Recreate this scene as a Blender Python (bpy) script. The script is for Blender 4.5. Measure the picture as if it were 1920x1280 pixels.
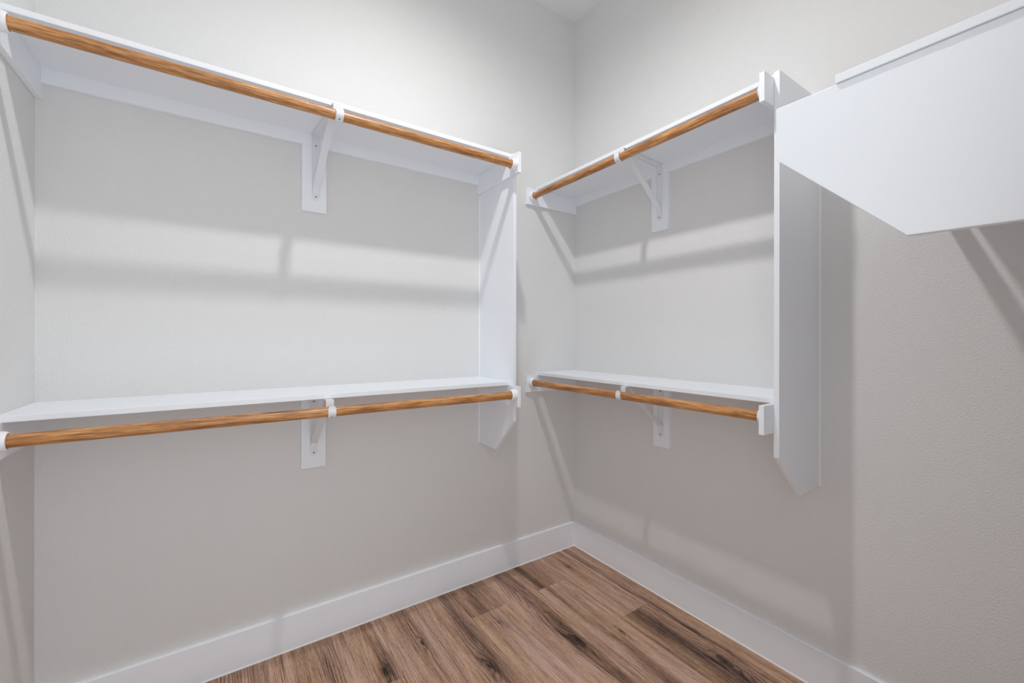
import bpy, bmesh, math, random
from mathutils import Vector, Matrix

# ------------------------------------------------------------------ clear
for o in list(bpy.data.objects):
    bpy.data.objects.remove(o, do_unlink=True)
S = bpy.context.scene
C = S.collection

# ------------------------------------------------------------------ camera
cam_d = bpy.data.cameras.new('camera')
cam = bpy.data.objects.new('camera', cam_d)
C.objects.link(cam)
cam_d.sensor_fit = 'HORIZONTAL'
cam_d.sensor_width = 36
cam_d.lens = 796.13 / 1920 * 36
cam_d.shift_y = -(640 - 632.6) / 1920
cam_d.clip_start = 0.02
YAW = 0.9707
cam.matrix_world = (Matrix.Translation((-1.706, -1.8454, 1.2067)) @
                    Matrix.Rotation(YAW - math.pi / 2, 4, 'Z') @
                    Matrix.Rotation(math.pi / 2, 4, 'X') @
                    Matrix.Rotation(0.0017, 4, 'Z'))
S.camera = cam

# ------------------------------------------------------------------ world, light, exposure
w = bpy.data.worlds.new('world')
S.world = w
w.use_nodes = True
bg = w.node_tree.nodes['Background']
bg.inputs['Color'].default_value = (0.91, 0.96, 1.0, 1)
bg.inputs['Strength'].default_value = 1.78          # even fill light, added to come in through the open doorway

LX, LY, LZ = -1.121, -0.964, 3.02                   # ceiling lamp over the middle of the closet
ld = bpy.data.lights.new('ceiling_lamp_light', 'SPOT')
ld.energy = 62
ld.color = (1.0, 0.985, 0.97)
ld.shadow_soft_size = 0.033
ld.spot_size = math.radians(166)
ld.spot_blend = 1.0
lo = bpy.data.objects.new('ceiling_lamp_light', ld)
lo.location = (LX, LY, LZ - 0.015)
C.objects.link(lo)

S.view_settings.view_transform = 'Standard'
S.view_settings.look = 'None'
S.view_settings.gamma = 1
S.view_settings.use_curve_mapping = False
S.view_settings.exposure = 0.05
S.cycles.max_bounces = 16
S.cycles.diffuse_bounces = 14

# ------------------------------------------------------------------ materials
def new_mat(name):
    m = bpy.data.materials.new(name)
    m.use_nodes = True
    nt = m.node_tree
    return m, nt, nt.nodes['Principled BSDF']

def N(nt, kind, **kw):
    n = nt.nodes.new(kind)
    for k, v in kw.items():
        setattr(n, k, v)
    return n

def L(nt, a, b):
    nt.links.new(a, b)

def math_node(nt, op, a, b=None, c=None):
    n = N(nt, 'ShaderNodeMath', operation=op)
    for i, v in enumerate((a, b, c)):
        if v is None:
            continue
        if isinstance(v, (int, float)):
            n.inputs[i].default_value = v
        else:
            L(nt, v, n.inputs[i])
    return n.outputs[0]

def paint(name, col, rough, bump_scale, bump_str, bump_dist, spec=0.3, mottling=0.02):
    m, nt, b = new_mat(name)
    geo = N(nt, 'ShaderNodeNewGeometry')
    n1 = N(nt, 'ShaderNodeTexNoise')
    n1.inputs['Scale'].default_value = bump_scale
    n1.inputs['Detail'].default_value = 3
    n1.inputs['Roughness'].default_value = 0.55
    L(nt, geo.outputs['Position'], n1.inputs['Vector'])
    bp = N(nt, 'ShaderNodeBump')
    bp.inputs['Strength'].default_value = bump_str
    bp.inputs['Distance'].default_value = bump_dist
    L(nt, n1.outputs['Fac'], bp.inputs['Height'])
    L(nt, bp.outputs['Normal'], b.inputs['Normal'])
    n2 = N(nt, 'ShaderNodeTexNoise')
    n2.inputs['Scale'].default_value = 1.7
    n2.inputs['Detail'].default_value = 2
    L(nt, geo.outputs['Position'], n2.inputs['Vector'])
    mr = N(nt, 'ShaderNodeMapRange')
    mr.inputs['To Min'].default_value = 1 - mottling
    mr.inputs['To Max'].default_value = 1 + mottling
    L(nt, n2.outputs['Fac'], mr.inputs['Value'])
    vm = N(nt, 'ShaderNodeVectorMath', operation='SCALE')
    vm.inputs[0].default_value = col
    L(nt, mr.outputs[0], vm.inputs['Scale'])
    L(nt, vm.outputs[0], b.inputs['Base Color'])
    b.inputs['Roughness'].default_value = rough
    b.inputs['Specular IOR Level'].default_value = spec
    return m

M_WALL = paint('greige_wall_paint', (0.738, 0.739, 0.736), 0.75, 185, 0.5, 0.004, 0.2)
M_CEIL = paint('flat_ceiling_paint', (0.79, 0.79, 0.79), 0.9, 110, 0.3, 0.003, 0.1)
M_TRIM = paint('white_semigloss_paint', (0.850, 0.882, 0.928), 0.38, 60, 0.05, 0.0006, 0.4, 0.01)
M_CAULK = paint('white_caulk', (0.90, 0.90, 0.90), 0.5, 200, 0.05, 0.0005)
M_STEEL = paint('white_coated_steel', (0.78, 0.80, 0.84), 0.33, 300, 0.04, 0.0003, 0.5)
M_PLASTIC = paint('white_plastic', (0.86, 0.87, 0.90), 0.3, 60, 0.02, 0.0003, 0.5)

def screw_mat():
    m, nt, b = new_mat('zinc_screw')
    geo = N(nt, 'ShaderNodeNewGeometry')
    n = N(nt, 'ShaderNodeTexNoise'); n.inputs['Scale'].default_value = 900
    L(nt, geo.outputs['Position'], n.inputs['Vector'])
    r = N(nt, 'ShaderNodeValToRGB')
    r.color_ramp.elements[0].color = (0.10, 0.10, 0.11, 1)
    r.color_ramp.elements[1].color = (0.42, 0.42, 0.44, 1)
    L(nt, n.outputs['Fac'], r.inputs['Fac'])
    L(nt, r.outputs['Color'], b.inputs['Base Color'])
    b.inputs['Metallic'].default_value = 0.8
    b.inputs['Roughness'].default_value = 0.35
    return m
M_SCREW = screw_mat()

def rod_mat():
    m, nt, b = new_mat('stained_pine_rod')
    tc = N(nt, 'ShaderNodeTexCoord')
    oi = N(nt, 'ShaderNodeObjectInfo')
    off = N(nt, 'ShaderNodeCombineXYZ')
    L(nt, math_node(nt, 'MULTIPLY', oi.outputs['Random'], 40.0), off.inputs[0])
    L(nt, math_node(nt, 'MULTIPLY', oi.outputs['Random'], 3.0), off.inputs[1])
    add = N(nt, 'ShaderNodeVectorMath', operation='ADD')
    L(nt, tc.outputs['Object'], add.inputs[0]); L(nt, off.outputs[0], add.inputs[1])
    def stretched(sx, syz, scale, detail, rough=0.6):
        mp = N(nt, 'ShaderNodeMapping')
        mp.inputs['Scale'].default_value = (sx, syz, syz)
        L(nt, add.outputs[0], mp.inputs['Vector'])
        n = N(nt, 'ShaderNodeTexNoise')
        n.inputs['Scale'].default_value = scale
        n.inputs['Detail'].default_value = detail
        n.inputs['Roughness'].default_value = rough
        L(nt, mp.outputs[0], n.inputs['Vector'])
        return n.outputs['Fac']
    fine = stretched(0.035, 1.0, 420, 4, 0.75)
    mid = stretched(0.05, 1.0, 110, 3)
    blotch = stretched(0.25, 1.0, 26, 3)
    v = math_node(nt, 'MULTIPLY_ADD', math_node(nt, 'MULTIPLY_ADD', fine, 1.8, -0.36), 0.62, math_node(nt, 'MULTIPLY_ADD', mid, 0.45, math_node(nt, 'MULTIPLY_ADD', blotch, 0.42, -0.05)))
    r = N(nt, 'ShaderNodeValToRGB')
    e = r.color_ramp.elements
    e[0].position = 0.46; e[0].color = (0.095, 0.034, 0.011, 1)
    e[1].position = 0.92; e[1].color = (0.74, 0.40, 0.165, 1)
    k = e.new(0.60); k.color = (0.27, 0.108, 0.032, 1)
    k = e.new(0.74); k.color = (0.49, 0.212, 0.060, 1)
    L(nt, v, r.inputs['Fac'])
    # little chips of white overspray
    vo = N(nt, 'ShaderNodeTexVoronoi'); vo.inputs['Scale'].default_value = 55
    L(nt, add.outputs[0], vo.inputs['Vector'])
    chips = math_node(nt, 'LESS_THAN', vo.outputs['Distance'], 0.10)
    sel = N(nt, 'ShaderNodeTexNoise'); sel.inputs['Scale'].default_value = 3.5
    L(nt, add.outputs[0], sel.inputs['Vector'])
    chips = math_node(nt, 'MULTIPLY', chips, math_node(nt, 'GREATER_THAN', sel.outputs['Fac'], 0.69))
    mx = N(nt, 'ShaderNodeMix', data_type='RGBA')
    L(nt, chips, mx.inputs['Factor'])
    L(nt, r.outputs['Color'], mx.inputs['A'])
    mx.inputs['B'].default_value = (0.8, 0.76, 0.7, 1)
    L(nt, mx.outputs['Result'], b.inputs['Base Color'])
    b.inputs['Roughness'].default_value = 0.42
    b.inputs['Coat Weight'].default_value = 0.25
    b.inputs['Coat Roughness'].default_value = 0.25
    bp = N(nt, 'ShaderNodeBump'); bp.inputs['Strength'].default_value = 0.25; bp.inputs['Distance'].default_value = 0.0008
    L(nt, fine, bp.inputs['Height']); L(nt, bp.outputs['Normal'], b.inputs['Normal'])
    return m
M_ROD = rod_mat()

def plank_mat():
    """vinyl oak plank: grain along world Y; knots and dark heartwood streaks come from each plank's own properties"""
    m, nt, b = new_mat('oak_vinyl_plank')
    geo = N(nt, 'ShaderNodeNewGeometry')
    sp = N(nt, 'ShaderNodeSeparateXYZ'); L(nt, geo.outputs['Position'], sp.inputs[0])
    X, Y = sp.outputs[0], sp.outputs[1]
    def attr(nm):
        a = N(nt, 'ShaderNodeAttribute', attribute_type='OBJECT', attribute_name=nm)
        return a.outputs['Fac']
    seed = attr('seed'); kx = attr('knot_x'); ky = attr('knot_y'); ks = attr('knot_size')
    sx = attr('streak_x'); sw = attr('streak_width'); sa = attr('streak_amount'); tone = attr('tone')
    def noise(scale, ysq, detail, zoff=0.0, rough=0.55, xin=None):
        cb = N(nt, 'ShaderNodeCombineXYZ')
        L(nt, xin if xin is not None else X, cb.inputs[0])
        L(nt, math_node(nt, 'MULTIPLY', Y, ysq), cb.inputs[1])
        L(nt, math_node(nt, 'ADD', seed, zoff), cb.inputs[2])
        n = N(nt, 'ShaderNodeTexNoise')
        n.inputs['Scale'].default_value = scale
        n.inputs['Detail'].default_value = detail
        n.inputs['Roughness'].default_value = rough
        L(nt, cb.outputs[0], n.inputs['Vector'])
        return n.outputs['Fac']
    # knot field, stretched along the grain
    dx = math_node(nt, 'SUBTRACT', X, kx)
    dy = math_node(nt, 'MULTIPLY', math_node(nt, 'SUBTRACT', Y, ky), 0.34)
    wx = math_node(nt, 'MULTIPLY', math_node(nt, 'SUBTRACT', noise(30, 0.35, 4, 3.3, 0.65), 0.5), 0.030)
    dxw = math_node(nt, 'ADD', dx, wx)
    r2 = math_node(nt, 'ADD', math_node(nt, 'MULTIPLY', dxw, dxw), math_node(nt, 'MULTIPLY', dy, dy))
    rad = math_node(nt, 'SQRT', math_node(nt, 'ADD', r2, 1e-6))
    near = math_node(nt, 'EXPONENT', math_node(nt, 'MULTIPLY', math_node(nt, 'DIVIDE', rad, math_node(nt, 'MULTIPLY', ks, 4.0)), -1.0))
    core = math_node(nt, 'EXPONENT', math_node(nt, 'MULTIPLY', math_node(nt, 'POWER', math_node(nt, 'DIVIDE', rad, math_node(nt, 'MULTIPLY', ks, 0.55)), 2.0), -1.0))
    halo = math_node(nt, 'EXPONENT', math_node(nt, 'MULTIPLY', math_node(nt, 'POWER', math_node(nt, 'DIVIDE', rad, math_node(nt, 'MULTIPLY', ks, 1.5)), 2.0), -1.0))
    # growth-ring coordinate: x drifting slowly along the board, closing round the knot
    lowx = math_node(nt, 'MULTIPLY', math_node(nt, 'SUBTRACT', noise(6, 0.10, 2, 7.7), 0.5), 0.13)
    ringx = math_node(nt, 'ADD', dx, lowx)
    ring = N(nt, 'ShaderNodeMix', data_type='FLOAT')
    L(nt, near, ring.inputs['Factor']); L(nt, ringx, ring.inputs['A']); L(nt, rad, ring.inputs['B'])
    wob = math_node(nt, 'MULTIPLY', math_node(nt, 'SUBTRACT', noise(90, 0.10, 3, 1.1), 0.5), 0.006)
    rc = math_node(nt, 'ADD', ring.outputs['Result'], wob)
    rings = math_node(nt, 'SINE', math_node(nt, 'MULTIPLY', rc, 820.0))
    rings = math_node(nt, 'MULTIPLY_ADD', rings, 0.5, 0.5)
    rings = math_node(nt, 'POWER', rings, 3.0)
    ring_vis = math_node(nt, 'MULTIPLY', rings, math_node(nt, 'MULTIPLY_ADD', noise(13, 0.25, 2, 5.0), 2.2, -0.55))
    fine = noise(270, 0.030, 4, 2.0, 0.75)
    pores = noise(520, 0.10, 2, 2.9, 0.6)
    band = noise(30, 0.05, 3, 9.0, 0.55, ringx)
    # dark heartwood streak
    sd = math_node(nt, 'DIVIDE', math_node(nt, 'ADD', math_node(nt, 'SUBTRACT', X, sx),
                   math_node(nt, 'MULTIPLY', math_node(nt, 'SUBTRACT', noise(5, 0.45, 4, 4.4), 0.5), 0.11)), sw)
    streak = math_node(nt, 'EXPONENT', math_node(nt, 'MULTIPLY', math_node(nt, 'MULTIPLY', sd, sd), -1.0))
    streak = math_node(nt, 'MULTIPLY', streak, math_node(nt, 'MULTIPLY', sa, math_node(nt, 'MULTIPLY_ADD', noise(60, 0.07, 4, 6.0), 1.5, 0.10)))
    # brightness value
    v = math_node(nt, 'MULTIPLY_ADD', fine, 1.35, -0.675)
    v = math_node(nt, 'ADD', v, math_node(nt, 'MULTIPLY_ADD', pores, 0.60, -0.30))
    v = math_node(nt, 'ADD', v, math_node(nt, 'MULTIPLY_ADD', band, 0.95, -0.475))
    v = math_node(nt, 'SUBTRACT', v, math_node(nt, 'MULTIPLY', math_node(nt, 'MAXIMUM', ring_vis, math_node(nt, 'MULTIPLY', rings, math_node(nt, 'MULTIPLY', near, 0.9))), 0.34))
    v = math_node(nt, 'SUBTRACT', v, math_node(nt, 'MULTIPLY', streak, 0.44))
    v = math_node(nt, 'SUBTRACT', v, math_node(nt, 'MULTIPLY', halo, 0.16))
    v = math_node(nt, 'SUBTRACT', v, math_node(nt, 'MULTIPLY', math_node(nt, 'MULTIPLY', core, math_node(nt, 'MULTIPLY_ADD', noise(150, 0.3, 3, 8.8), 1.6, 0.1)), 0.42))
    v = math_node(nt, 'ADD', v, math_node(nt, 'ADD', tone, 0.78))
    r = N(nt, 'ShaderNodeValToRGB')
    e = r.color_ramp.elements
    e[0].position = 0.0; e[0].color = (0.030, 0.019, 0.014, 1)
    e[1].position = 1.0; e[1].color = (0.66, 0.47, 0.37, 1)
    for p, c in ((0.25, (0.12, 0.074, 0.054, 1)), (0.5, (0.29, 0.180, 0.126, 1)), (0.72, (0.45, 0.30, 0.218, 1))):
        k = e.new(p); k.color = c
    L(nt, v, r.inputs['Fac'])
    # pinkish-grey / tan drift
    mx = N(nt, 'ShaderNodeMix', data_type='RGBA', blend_type='MULTIPLY')
    mx.inputs['Factor'].default_value = 1.0
    hue = N(nt, 'ShaderNodeValToRGB')
    hue.color_ramp.elements[0].position = 0.35; hue.color_ramp.elements[0].color = (1.06, 0.98, 0.86, 1)
    hue.color_ramp.elements[1].position = 0.65; hue.color_ramp.elements[1].color = (1.02, 0.97, 1.02, 1)
    L(nt, noise(11, 0.12, 2, 12.0), hue.inputs['Fac'])
    L(nt, r.outputs['Color'], mx.inputs['A']); L(nt, hue.outputs['Color'], mx.inputs['B'])
    L(nt, mx.outputs['Result'], b.inputs['Base Color'])
    b.inputs['Roughness'].default_value = 0.55
    b.inputs['Specular IOR Level'].default_value = 0.3
    bp = N(nt, 'ShaderNodeBump'); bp.inputs['Strength'].default_value = 0.3; bp.inputs['Distance'].default_value = 0.0008
    L(nt, fine, bp.inputs['Height']); L(nt, bp.outputs['Normal'], b.inputs['Normal'])
    return m
M_PLANK = plank_mat()

def lens_mat():
    m, nt, b = new_mat('lamp_lens')
    b.inputs['Base Color'].default_value = (0.9, 0.9, 0.9, 1)
    b.inputs['Emission Color'].default_value = (1, 0.97, 0.93, 1)
    b.inputs['Emission Strength'].default_value = 6
    return m
M_LENS = lens_mat()

# ------------------------------------------------------------------ mesh helpers
def link(name, bm, mat, parent=None, smooth=False):
    bmesh.ops.recalc_face_normals(bm, faces=bm.faces)
    me = bpy.data.meshes.new(name)
    bm.to_mesh(me); bm.free()
    me.materials.append(mat)
    if smooth:
        for p in me.polygons:
            p.use_smooth = True
        me.set_sharp_from_angle(angle=math.radians(40))
    o = bpy.data.objects.new(name, me)
    C.objects.link(o)
    if parent is not None:
        o.parent = parent
        o.matrix_parent_inverse = parent.matrix_world.inverted()
    return o

def add_box(bm, a, b, bevel=0.0):
    x0, x1 = sorted((a[0], b[0])); y0, y1 = sorted((a[1], b[1])); z0, z1 = sorted((a[2], b[2]))
    r = bmesh.ops.create_cube(bm, size=1)
    vs = r['verts']
    for v in vs:
        v.co = Vector((x0 + (v.co.x + .5) * (x1 - x0), y0 + (v.co.y + .5) * (y1 - y0), z0 + (v.co.z + .5) * (z1 - z0)))
    if bevel:
        es = list({e for v in vs for e in v.link_edges})
        bmesh.ops.bevel(bm, geom=es, offset=bevel, segments=2, profile=0.6, affect='EDGES')

def box(name, a, b, mat, parent=None, bevel=0.0):
    bm = bmesh.new(); add_box(bm, a, b, bevel)
    return link(name, bm, mat, parent)

def prism(bm, pts, ax, lo, hi, bevel=0.0):
    """polygon pts in the two other axes, extruded along ax from lo to hi"""
    def P(p, h):
        q = [0, 0, 0]; k = [i for i in range(3) if i != ax]
        q[k[0]], q[k[1]] = p; q[ax] = h
        return q
    a = [bm.verts.new(P(p, lo)) for p in pts]; b = [bm.verts.new(P(p, hi)) for p in pts]
    n = len(pts)
    fs = [bm.faces.new(a), bm.faces.new(b[::-1])]
    for i in range(n):
        fs.append(bm.faces.new((a[i], b[i], b[(i + 1) % n], a[(i + 1) % n])))
    if bevel:
        es = list({e for f in fs for e in f.edges})
        bmesh.ops.bevel(bm, geom=es, offset=bevel, segments=2, profile=0.6, affect='EDGES')

def lathe(bm, prof, axis_from, axis_dir, seg=32):
    """prof: (distance along axis, radius)"""
    d = Vector(axis_dir).normalized()
    u = d.orthogonal().normalized(); v = d.cross(u)
    o = Vector(axis_from)
    rings = []
    for h, r in prof:
        if r < 1e-6:
            rings.append([bm.verts.new(o + d * h)])
        else:
            rings.append([bm.verts.new(o + d * h + (u * math.cos(t) + v * math.sin(t)) * r)
                          for t in (2 * math.pi * i / seg for i in range(seg))])
    for p, q in zip(rings, rings[1:]):
        for i in range(seg):
            j = (i + 1) % seg
            if len(p) == 1 and len(q) == 1:
                continue
            if len(p) == 1:
                bm.faces.new((p[0], q[i], q[j]))
            elif len(q) == 1:
                bm.faces.new((p[i], q[0], p[j]))
            else:
                bm.faces.new((p[i], q[i], q[j], p[j]))

def empty(name, loc):
    o = bpy.data.objects.new(name, None)
    o.location = loc
    o.empty_display_size = 0.05
    C.objects.link(o)
    bpy.context.view_layer.update()
    return o

def tag(o, label, cat, group=None):
    o['label'] = label; o['category'] = cat
    if group:
        o['group'] = group
    return o

def struct(o):
    o['kind'] = 'structure'
    return o

# ------------------------------------------------------------------ dimensions
H = 3.05                 # ceiling
XL = -2.165              # left wall
YF = -1.82               # wall with the doorway, inner face
T = 0.016                # board thickness
DX0, DX1, DH = -2.10, -1.05, 2.40     # unseen doorway, widened and raised to let in more fill light
ZT = {'up': 2.022, 'low': 1.012}
SD = 0.286               # shelf depth
CD = 0.357               # end cleat length
PD = 0.298               # end panel depth
RD = 0.333               # rod distance from wall
RODD = {'A': 0.333, 'B': 0.3225}
OUT = {'A': (0, -1, 0), 'B': (-1, 0, 0)}
RR = 0.0163              # rod radius

# ------------------------------------------------------------------ room shell
struct(box('wall_back', (XL - .12, 0, 0), (.12, .12, H), M_WALL))
struct(box('wall_right', (0, 0, 0), (.12, YF - .12, H), M_WALL))
struct(box('wall_left', (XL - .12, 0, 0), (XL, YF - .12, H), M_WALL))
struct(box('ceiling', (XL - .12, .12, H), (.12, YF - .12, H + .1), M_CEIL))
bm = bmesh.new()
prism(bm, [(XL, 0), (DX0, 0), (DX0, DH), (DX1, DH), (DX1, 0), (0, 0), (0, H), (XL, H)], 1, YF - .12, YF)
struct(link('wall_front', bm, M_WALL))
# thin painted casing of the doorway, inner side
bm = bmesh.new()
cw = 0.055
prism(bm, [(DX0 - cw, 0), (DX0, 0), (DX0, DH), (DX1, DH), (DX1, 0), (DX1 + cw, 0), (DX1 + cw, DH + cw), (DX0 - cw, DH + cw)], 1, YF - .134, YF - .12)
struct(link('trim_1', bm, M_TRIM))

floor = struct(box('floor', (XL, 0, -.03), (0, YF - .6, -.006), M_PLANK))
floor['seed'] = 0.0; floor['tone'] = -0.5

# baseboards: 137 mm board with an eased top, and a fine bead of caulk added along the floor to imitate a bright halo line
BT, BH = 0.014, 0.137
def base_profile(s):
    return [(0, 0), (s * BT, 0), (s * BT, BH - .0025), (s * (BT - .002), BH - .0004), (s * (BT - .004), BH), (0, BH)]
def baseboard(name, prof, ax, lo, hi, off):
    bm = bmesh.new()
    prism(bm, [(p[0] + off, p[1]) for p in prof], ax, lo, hi)
    return struct(link(name, bm, M_TRIM))
bb = baseboard('baseboard_back', base_profile(-1), 0, XL, 0, 0)
bm = bmesh.new(); prism(bm, [(-BT, 0), (-BT - .003, 0), (-BT, .0055)], 0, XL + BT, -BT); link('caulk_bead', bm, M_CAULK, bb)
bb = baseboard('baseboard_right', base_profile(-1), 1, YF, -BT, 0)
bm = bmesh.new(); prism(bm, [(-BT, 0), (-BT - .003, 0), (-BT, .0055)], 1, YF + BT, -BT); link('caulk_bead', bm, M_CAULK, bb)
baseboard('baseboard_left', base_profile(1), 1, YF, 0, XL)
baseboard('baseboard_front', base_profile(1), 0, DX1 + .02, 0, YF)

# ------------------------------------------------------------------ floor planks (7 inch, running towards the back wall)
random.seed(7)
PW = 0.1765
X0 = -0.108
rows = [
    # x right edge, [joint ys], then per-plank dict
    (0.000, [], [dict(tone=-.03, streak=(-.10, .010, .8))]),
    (X0, [-.602], [dict(tone=.02, knot=(-.198, -.172, .011), streak=(-.135, .012, .5)),
                   dict(tone=-.10, knot=(-.150, -.985, .020), streak=(-.185, .035, .95))]),
    (X0 - PW, [-.243], [dict(tone=-.07, streak=(-.43, .03, .8)),
                        dict(tone=.06, knot=(-.345, -.660, .008), streak=(-.40, .018, .9))]),
    (X0 - 2 * PW, [-1.12], [dict(tone=.02, knot=(-.530, -.600, .018), streak=(-.535, .026, 1.0)), dict(tone=0)]),
    (X0 - 3 * PW, [-.243], [dict(tone=-.09, streak=(-.73, .05, .5)), dict(tone=.09, knot=(-.735, -.33, .006), streak=(-.80, .02, .2))]),
    (X0 - 4 * PW, [-.86], [dict(tone=-.03, knot=(-.892, -.512, .016), streak=(-.87, .03, .55)), dict(tone=0)]),
    (X0 - 5 * PW, [-1.02], [dict(tone=-.02, knot=(-1.048, -.262, .010), streak=(-1.06, .03, .3)), dict(tone=0)]),
    (X0 - 6 * PW, [-.381], [dict(tone=.03, knot=(-1.216, -.320, .018), streak=(-1.215, .028, .7)), dict(tone=.03)]),
    (X0 - 7 * PW, [-.75], [dict(tone=-.03, streak=(-1.42, .03, .4)), dict(tone=0)]),
    (X0 - 8 * PW, [-.2, -1.42], [dict(tone=.0), dict(tone=-.05, streak=(-1.6, .03, .6)), dict(tone=.02)]),
    (X0 - 9 * PW, [-.9], [dict(tone=-.05), dict(tone=0)]),
    (X0 - 10 * PW, [-.4, -1.6], [dict(tone=.0), dict(tone=-.03), dict(tone=0)]),
    (X0 - 11 * PW, [-1.1], [dict(tone=.0), dict(tone=-.03)]),
]
G = 0.0005
for i, (xr, joints, props) in enumerate(rows):
    xl = X0 if i == 0 else xr - PW
    xl = max(xl, XL)
    ys = [-0.002] + joints + [YF - .6]
    for k in range(len(ys) - 1):
        bm = bmesh.new()
        x0, x1, y0, y1 = xl + G, xr - G, ys[k + 1] + G, ys[k] - G
        c = 0.0012
        zt = 0.0
        vs = [bm.verts.new(p) for p in ((x0, y0, -.006), (x1, y0, -.006), (x1, y1, -.006), (x0, y1, -.006),
                                        (x0, y0, zt - c * .6), (x1, y0, zt - c * .6), (x1, y1, zt - c * .6), (x0, y1, zt - c * .6),
                                        (x0 + c, y0 + c * .4, zt), (x1 - c, y0 + c * .4, zt), (x1 - c, y1 - c * .4, zt), (x0 + c, y1 - c * .4, zt))]
        bm.faces.new(vs[3::-1])
        for b0 in (0, 4):
            for j in range(4):
                bm.faces.new((vs[b0 + j], vs[b0 + (j + 1) % 4], vs[b0 + 4 + (j + 1) % 4], vs[b0 + 4 + j]))
        bm.faces.new(vs[8:12])
        p = link('plank', bm, M_PLANK, floor)
        d = props[k]
        kn = d.get('knot', ((x0 + x1) / 2 + random.uniform(-.04, .04), 9.0, 0.01))
        st = d.get('streak', ((x0 + x1) / 2 + random.uniform(-.05, .05), 0.02, 0.25))
        p['seed'] = random.uniform(0, 60); p['tone'] = float(d.get('tone', 0))
        p['knot_x'], p['knot_y'], p['knot_size'] = map(float, kn)
        p['streak_x'], p['streak_width'], p['streak_amount'] = map(float, st)

# ------------------------------------------------------------------ closet parts
def socket(parent, at, d, k=1.0):
    """round plastic cup screwed to the cleat; at = centre on the cleat face, d = direction away from it"""
    bm = bmesh.new()
    lathe(bm, [(h * k, r) for h, r in
               ((0, .0), (0, .0258), (.004, .0258), (.008, .0245), (.018, .0235), (.0225, .0225), (.0240, .0210),
                (.0240, .0182), (.0225, .0176), (.006, .0176), (.006, 0))], at, d)
    return link('rod_socket', bm, M_PLASTIC, parent, True)

def rod(label, a, b, group):
    """rod of radius RR from a to b; local X runs along the grain"""
    a = Vector(a); b = Vector(b); ln = (b - a).length
    bm = bmesh.new()
    lathe(bm, [(0, 0), (0, RR - .001), (.001, RR), (ln - .001, RR), (ln, RR - .001), (ln, 0)], (-ln / 2, 0, 0), (1, 0, 0), 40)
    o = link('hanging_rod', bm, M_ROD, None, True)
    o.location = (a + b) / 2
    d = (b - a).normalized()
    o.rotation_euler = (0, 0, math.atan2(d.y, d.x))
    return tag(o, label, 'rod', group)

def closet_shelf(wall, x0, x1, z, label, board_at, dz=0.0):
    """wall 'A' (back, along x, out = -y) or 'B' (right, along y, out = -x). x0..x1 is the run along the wall.
    Parts: shelf_board, back_cleat, two end_cleat (> rod_socket), backing_board behind the bracket."""
    z = z + dz
    if wall == 'A':
        P = lambda s, o, h: (s, -o, h)
        out = (1, 0, 0)
    else:
        P = lambda s, o, h: (-o, s, h)
        out = (0, 1, 0)
    lo, hi = min(x0, x1), max(x0, x1)
    t = empty('closet_shelf', P((lo + hi) / 2, 0, z))
    tag(t, label, 'shelf', 'closet shelves')
    e = 0.0004
    box('shelf_board', P(lo + e, 0, z - T), P(hi - e, SD, z), M_TRIM, t, .0012)
    zc = z - T - .0002
    ch = .045 if z > 1.5 else .032
    box('back_cleat', P(lo + T, 0, zc - ch), P(hi - T, .0175, zc), M_TRIM, t, .0006)
    bm = bmesh.new()                       # paint-filled joint under the shelf
    a = [bm.verts.new(P(lo + T, o, h)) for o, h in ((.0170, zc), (.0205, zc), (.0170, zc - .0035))]
    b = [bm.verts.new(P(hi - T, o, h)) for o, h in ((.0170, zc), (.0205, zc), (.0170, zc - .0035))]
    bm.faces.new(a); bm.faces.new(b[::-1])
    for j in range(3):
        bm.faces.new((a[j], b[j], b[(j + 1) % 3], a[(j + 1) % 3]))
    link('caulk_bead', bm, M_TRIM, t)
    for s, d in ((lo, 1), (hi, -1)):
        c = box('end_cleat', P(s + e * d, 0, zc - .089), P(s + T * d, CD, zc), M_TRIM, t, .0012)
        at = P(s + T * d, RODD[wall], ROD_Z(z, wall))
        dv = tuple(d * q for q in out)
        socket(c, at, dv, .5 if (wall == 'B' and s == lo) else 1.0)
    b0, b1 = board_at
    box('backing_board', P(b0, 0, zc - .304), P(b1, .0175, zc - ch - .0002), M_TRIM, t, .0006)
    return t

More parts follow.
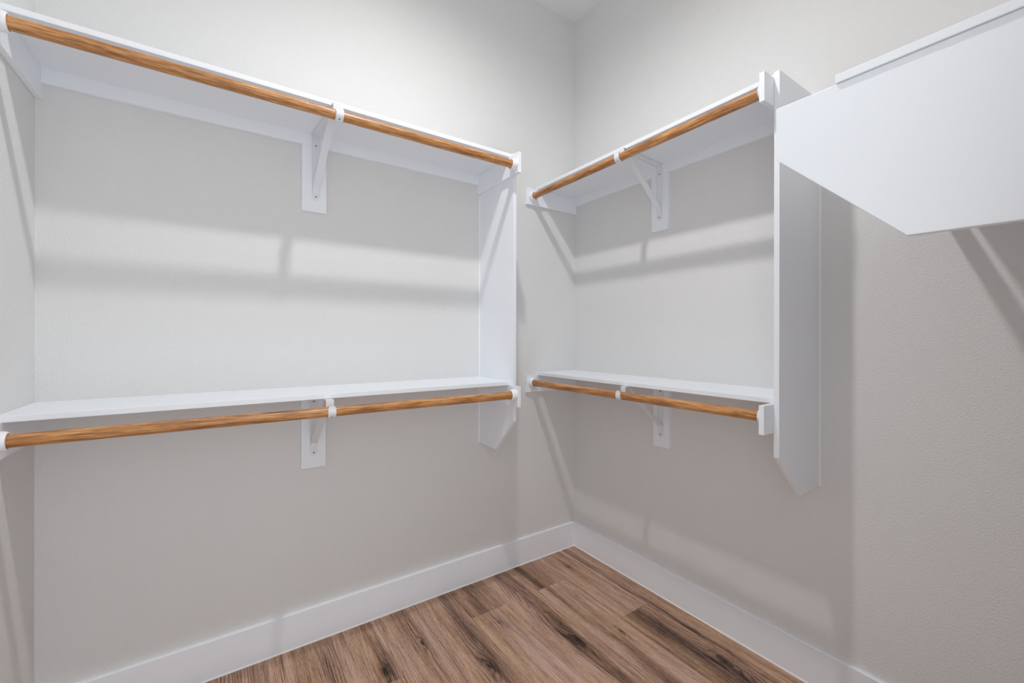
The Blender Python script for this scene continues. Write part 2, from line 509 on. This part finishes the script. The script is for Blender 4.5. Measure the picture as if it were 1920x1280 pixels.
def bracket(wall, s, z, label, skew=0.0, dz=0.0):
    """white steel shelf-and-rod bracket. s: place along the wall, z: shelf top"""
    z = z + dz
    zs = z - T - .0006                    # underside of the shelf
    RD = RODD[wall]
    sh = lambda o: skew * max(0.0, o - .02) / RD          # the arm leaves the wall slightly askew
    P = (lambda a, o, h: (a + sh(o), -o, h)) if wall == 'A' else (lambda a, o, h: (-o, a + sh(o), h))
    t = empty('shelf_bracket', P(s, .018, zs - .25))
    tag(t, label, 'bracket', 'steel shelf brackets')
    hw = .0145
    def strip(name, path, w0, w1, th, mat=M_STEEL, sk0=0.0, sk1=0.0):
        """flat strap following path of (out, height), width across the wall direction"""
        bm = bmesh.new(); n = len(path); ringv = []
        for i, (o, h) in enumerate(path):
            p = Vector((o, h)); a = Vector(path[max(i - 1, 0)]); b = Vector(path[min(i + 1, n - 1)])
            tg = (b - a).normalized(); nm = Vector((-tg.y, tg.x)) * th / 2
            f = i / (n - 1); w = w0 + (w1 - w0) * f; c = s + sk0 + (sk1 - sk0) * f
            ringv.append([bm.verts.new(P(c + sg * w, (p + nm * q).x, (p + nm * q).y)) for sg, q in ((-1, 1), (1, 1), (1, -1), (-1, -1))])
        for a, b in zip(ringv, ringv[1:]):
            for j in range(4):
                bm.faces.new((a[j], b[j], b[(j + 1) % 4], a[(j + 1) % 4]))
        bm.faces.new(ringv[0]); bm.faces.new(ringv[-1][::-1])
        return link(name, bm, mat, t)
    # wall flange with rounded foot and two shallow side lips
    bm = bmesh.new()
    zb = zs - .257
    pts = [(s - hw, zs - .002), (s - hw, zb + hw)]
    for i in range(1, 12):
        a = math.pi + math.pi * i / 12
        pts.append((s + hw * math.cos(a), zb + hw + hw * math.sin(a)))
    pts += [(s + hw, zb + hw), (s + hw, zs - .002)]
    if wall == 'A':
        prism(bm, pts, 1, -.0180, -.0205)
    else:
        prism(bm, pts, 0, -.0180, -.0205)
    for sg in (-1, 1):
        add_box(bm, P(s + sg * hw, .0205, zs - .004), P(s + sg * (hw - .0012), .0222, zs - .215))
    link('wall_flange', bm, M_STEEL, t)
    # arm lying under the shelf, with down-turned lips
    arm = strip('shelf_arm', [(.0205, zs - .0014), (RD - RR - .004, zs - .0014)], hw, .0125, .002)
    for sg in (-1, 1):
        bm = bmesh.new()
        vs = [[bm.verts.new(P(s + sg * (ww - k), oo, hh)) for oo, hh, ww in
               ((.021, zs - .0024, hw), (.285, zs - .0024, .0127), (.285, zs - .0045, .0127), (.021, zs - .0045, hw))] for k in (0, .0014)]
        bm.faces.new(vs[0]); bm.faces.new(vs[1][::-1])
        for j in range(4):
            bm.faces.new((vs[0][j], vs[1][j], vs[1][(j + 1) % 4], vs[0][(j + 1) % 4]))
        link('arm_lip', bm, M_STEEL, arm)
    # brace: pressed channel from the foot of the flange up to the arm's front
    a = (.0215, zs - .232); b = (.285, zs - .004)
    br = strip('brace', [a, (.0235, zs - .205), (.05, zs - .188 + .004), b], .0115, .0125, .003)
    for sg in (-1, 1):
        bm = bmesh.new()
        d = (Vector(b) - Vector((.0235, zs - .205))).normalized(); nn = Vector((-d.y, d.x))
        q = [Vector((.0235, zs - .205)), Vector(b)]
        pl = [q[0], q[1], q[1] + nn * .005, q[0] + nn * .005]
        vs = [[bm.verts.new(P(s + sg * (.0125 - k), p.x, p.y)) for p in pl] for k in (0, .0014)]
        bm.faces.new(vs[0]); bm.faces.new(vs[1][::-1])
        for j in range(4):
            bm.faces.new((vs[0][j], vs[1][j], vs[1][(j + 1) % 4], vs[0][(j + 1) % 4]))
        link('brace_lip', bm, M_STEEL, br)
    # J hook: down behind the rod, round beneath it and up the front
    zr = ROD_Z(z, wall)
    R = RR + .0022
    path = [(RD - R, zs - .001), (RD - R, zr + .006), (RD - R, zr)]
    for i in range(1, 13):
        a_ = math.pi + math.pi * i / 12
        path.append((RD + R * math.cos(a_), zr + R * math.sin(a_)))
    path += [(RD + R, zr + .005), (RD + R - .0008, zr + .010)]
    hk = strip('rod_hook', path, .0125, .0125, .0022)
    # round end of the hook
    bm = bmesh.new()
    c = Vector(P(s, RD + R - .0008, zr + .010))
    lathe(bm, [(-.0011, 0), (-.0011, .0122), (.0011, .0122), (.0011, 0)], c, OUT[wall], 24)
    link('hook_tip', bm, M_STEEL, hk)
    sc = bmesh.new()
    a_ = math.radians(-58)
    c = Vector(P(s, RD + R * math.cos(a_), zr + R * math.sin(a_)))
    lathe(sc, [(0, 0), (.0006, .0030), (.0016, .0024), (.0016, 0)], c, Vector(OUT[wall]) * math.cos(a_) + Vector((0, 0, math.sin(a_))), 14)
    link('screw', sc, M_SCREW, hk, True)
    for zz in (zs - .042, zs - .244):
        sc = bmesh.new()
        lathe(sc, [(0, 0), (0, .0036), (.0008, .0033), (.0014, .0022), (.0009, .0010), (.0009, 0)], P(s, .0204, zz), OUT[wall], 14)
        link('screw', sc, M_SCREW, t, True)
    return t

def ROD_Z(z, wall='A'):
    return z - ((0.068 if wall == 'A' else 0.0625) if z > 1.5 else 0.054)

def end_panel(label, pts, ax, lo, hi):
    bm = bmesh.new()
    prism(bm, pts, ax, lo, hi, .0012)
    return tag(link('end_panel', bm, M_TRIM), label, 'panel', 'painted end panels')

# ------------------------------------------------------------------ unit on the back wall
XA = -0.624                       # outer face of its end panel
XI = -0.640                       # inner face
ZU, ZL = 2.022, 1.012
PANEL_A = end_panel('tall white end panel closing the back wall shelves on their right, clipped lower corner',
          [(-.0005, .680), (-.150, .680), (-PD, .835), (-PD, ZU + .0005), (-.0005, ZU + .0005)], 0, XI, XA)
closet_shelf('A', XL, XI, ZU, 'long white upper shelf along the back wall, from the left wall to its end panel', (-1.448, -1.359))
closet_shelf('A', XL, XI, ZL, 'long white lower shelf along the back wall, from the left wall to its end panel', (-1.449, -1.360))
for z, wd in ((ZU, 'upper'), (ZL, 'lower')):
    rod('stained wooden rod hanging below the %s shelf of the back wall' % wd,
        (XL + T + .008, -RODD['A'], ROD_Z(z)), (XI - T - .008, -RODD['A'], ROD_Z(z)), 'wooden hanging rods')
bracket('A', -1.398, ZU, 'white steel bracket holding the upper shelf and rod of the back wall', .018)
bracket('A', -1.404, ZL, 'white steel bracket holding the lower shelf and rod of the back wall', .001)

for za, zb in ((.682, ZL - T - .092), (ZL + .001, ZU - T - .092)):
    bm = bmesh.new(); prism(bm, [(XI, 0), (XI - .0035, 0), (XI, -.0035)], 2, za, zb); link('caulk_bead', bm, M_CAULK, PANEL_A)

# ------------------------------------------------------------------ unit on the right wall
DZ = 0.006
YI, YO = -1.219, -1.235
PANEL_B = end_panel('tall white end panel standing out from the right wall, clipped lower corner',
          [(-.0005, .694), (-.147, .694), (-.297, .838), (-.297, ZU + DZ), (-.0005, ZU + DZ)], 1, YI, YO)
bm = bmesh.new(); prism(bm, [(0, YO), (-.004, YO), (0, YO - .0035)], 2, .696, ZU); link('caulk_bead', bm, M_CAULK, PANEL_B)
closet_shelf('B', 0, YI, ZU, 'short white upper shelf on the right wall, between the room corner and its end panel', (-.641, -.552), DZ)
closet_shelf('B', 0, YI, ZL, 'short white lower shelf on the right wall, between the room corner and its end panel', (-.651, -.564), DZ)
for z, wd in ((ZU, 'upper'), (ZL, 'lower')):
    rod('stained wooden rod hanging below the %s shelf of the right wall' % wd,
        (-RODD['B'], -T - .008, ROD_Z(z, 'B') + DZ), (-RODD['B'], YI + T + .004, ROD_Z(z, 'B') + DZ), 'wooden hanging rods')
bracket('B', -.597, ZU, 'white steel bracket holding the upper shelf and rod of the right wall', -.026, DZ)
bracket('B', -.605, ZL, 'white steel bracket holding the lower shelf and rod of the right wall', -.028, DZ)

# ------------------------------------------------------------------ unit on the doorway wall, seen from its end
XC = -0.759
ZD = 1.680
end_panel('large white end panel in the upper right foreground, angled lower edge',
          [(YF, 1.376), (-1.632, 1.379), (-1.428, 1.575), (-1.428, ZD), (YF, ZD)], 0, XC, XC + T)
t = empty('closet_shelf', (XC / 2, YF, ZD))
tag(t, 'white shelf seen edge-on above the large foreground end panel', 'shelf', 'closet shelves')
box('shelf_board', (XC - .004, -1.532, ZD + .0006), (-.0005, YF, ZD + T), M_TRIM, t, .001)
box('back_cleat', (XC + T + .0005, YF, ZD - .045), (-T, YF + .0175, ZD), M_TRIM, t, .001)
c = box('end_cleat', (-.0004, YF, ZD - .089), (-T, -1.49, ZD), M_TRIM, t, .001)
socket(c, (-T, -1.520, ZD - .042), (-1, 0, 0))
rod('stained wooden rod behind the large foreground end panel, below its shelf',
    (XC + T + .001, -1.520, ZD - .042), (-T - .008, -1.520, ZD - .042), 'wooden hanging rods')

# ------------------------------------------------------------------ ceiling lamp (above the frame)
t = empty('ceiling_lamp', (LX, LY, H))
tag(t, 'small round white recessed lamp in the middle of the closet ceiling', 'lamp')
bm = bmesh.new(); lathe(bm, [(0, .0), (0, .085), (.006, .083), (.010, .062), (.004, .056), (.004, 0)], (LX, LY, H - .0005), (0, 0, -1), 40)
link('trim_ring', bm, M_PLASTIC, t, True)
bm = bmesh.new(); lathe(bm, [(0, 0), (0, .054), (.003, .050), (.003, 0)], (LX, LY, H - .0048), (0, 0, -1), 40)
link('lamp_lens', bm, M_LENS, t, True)
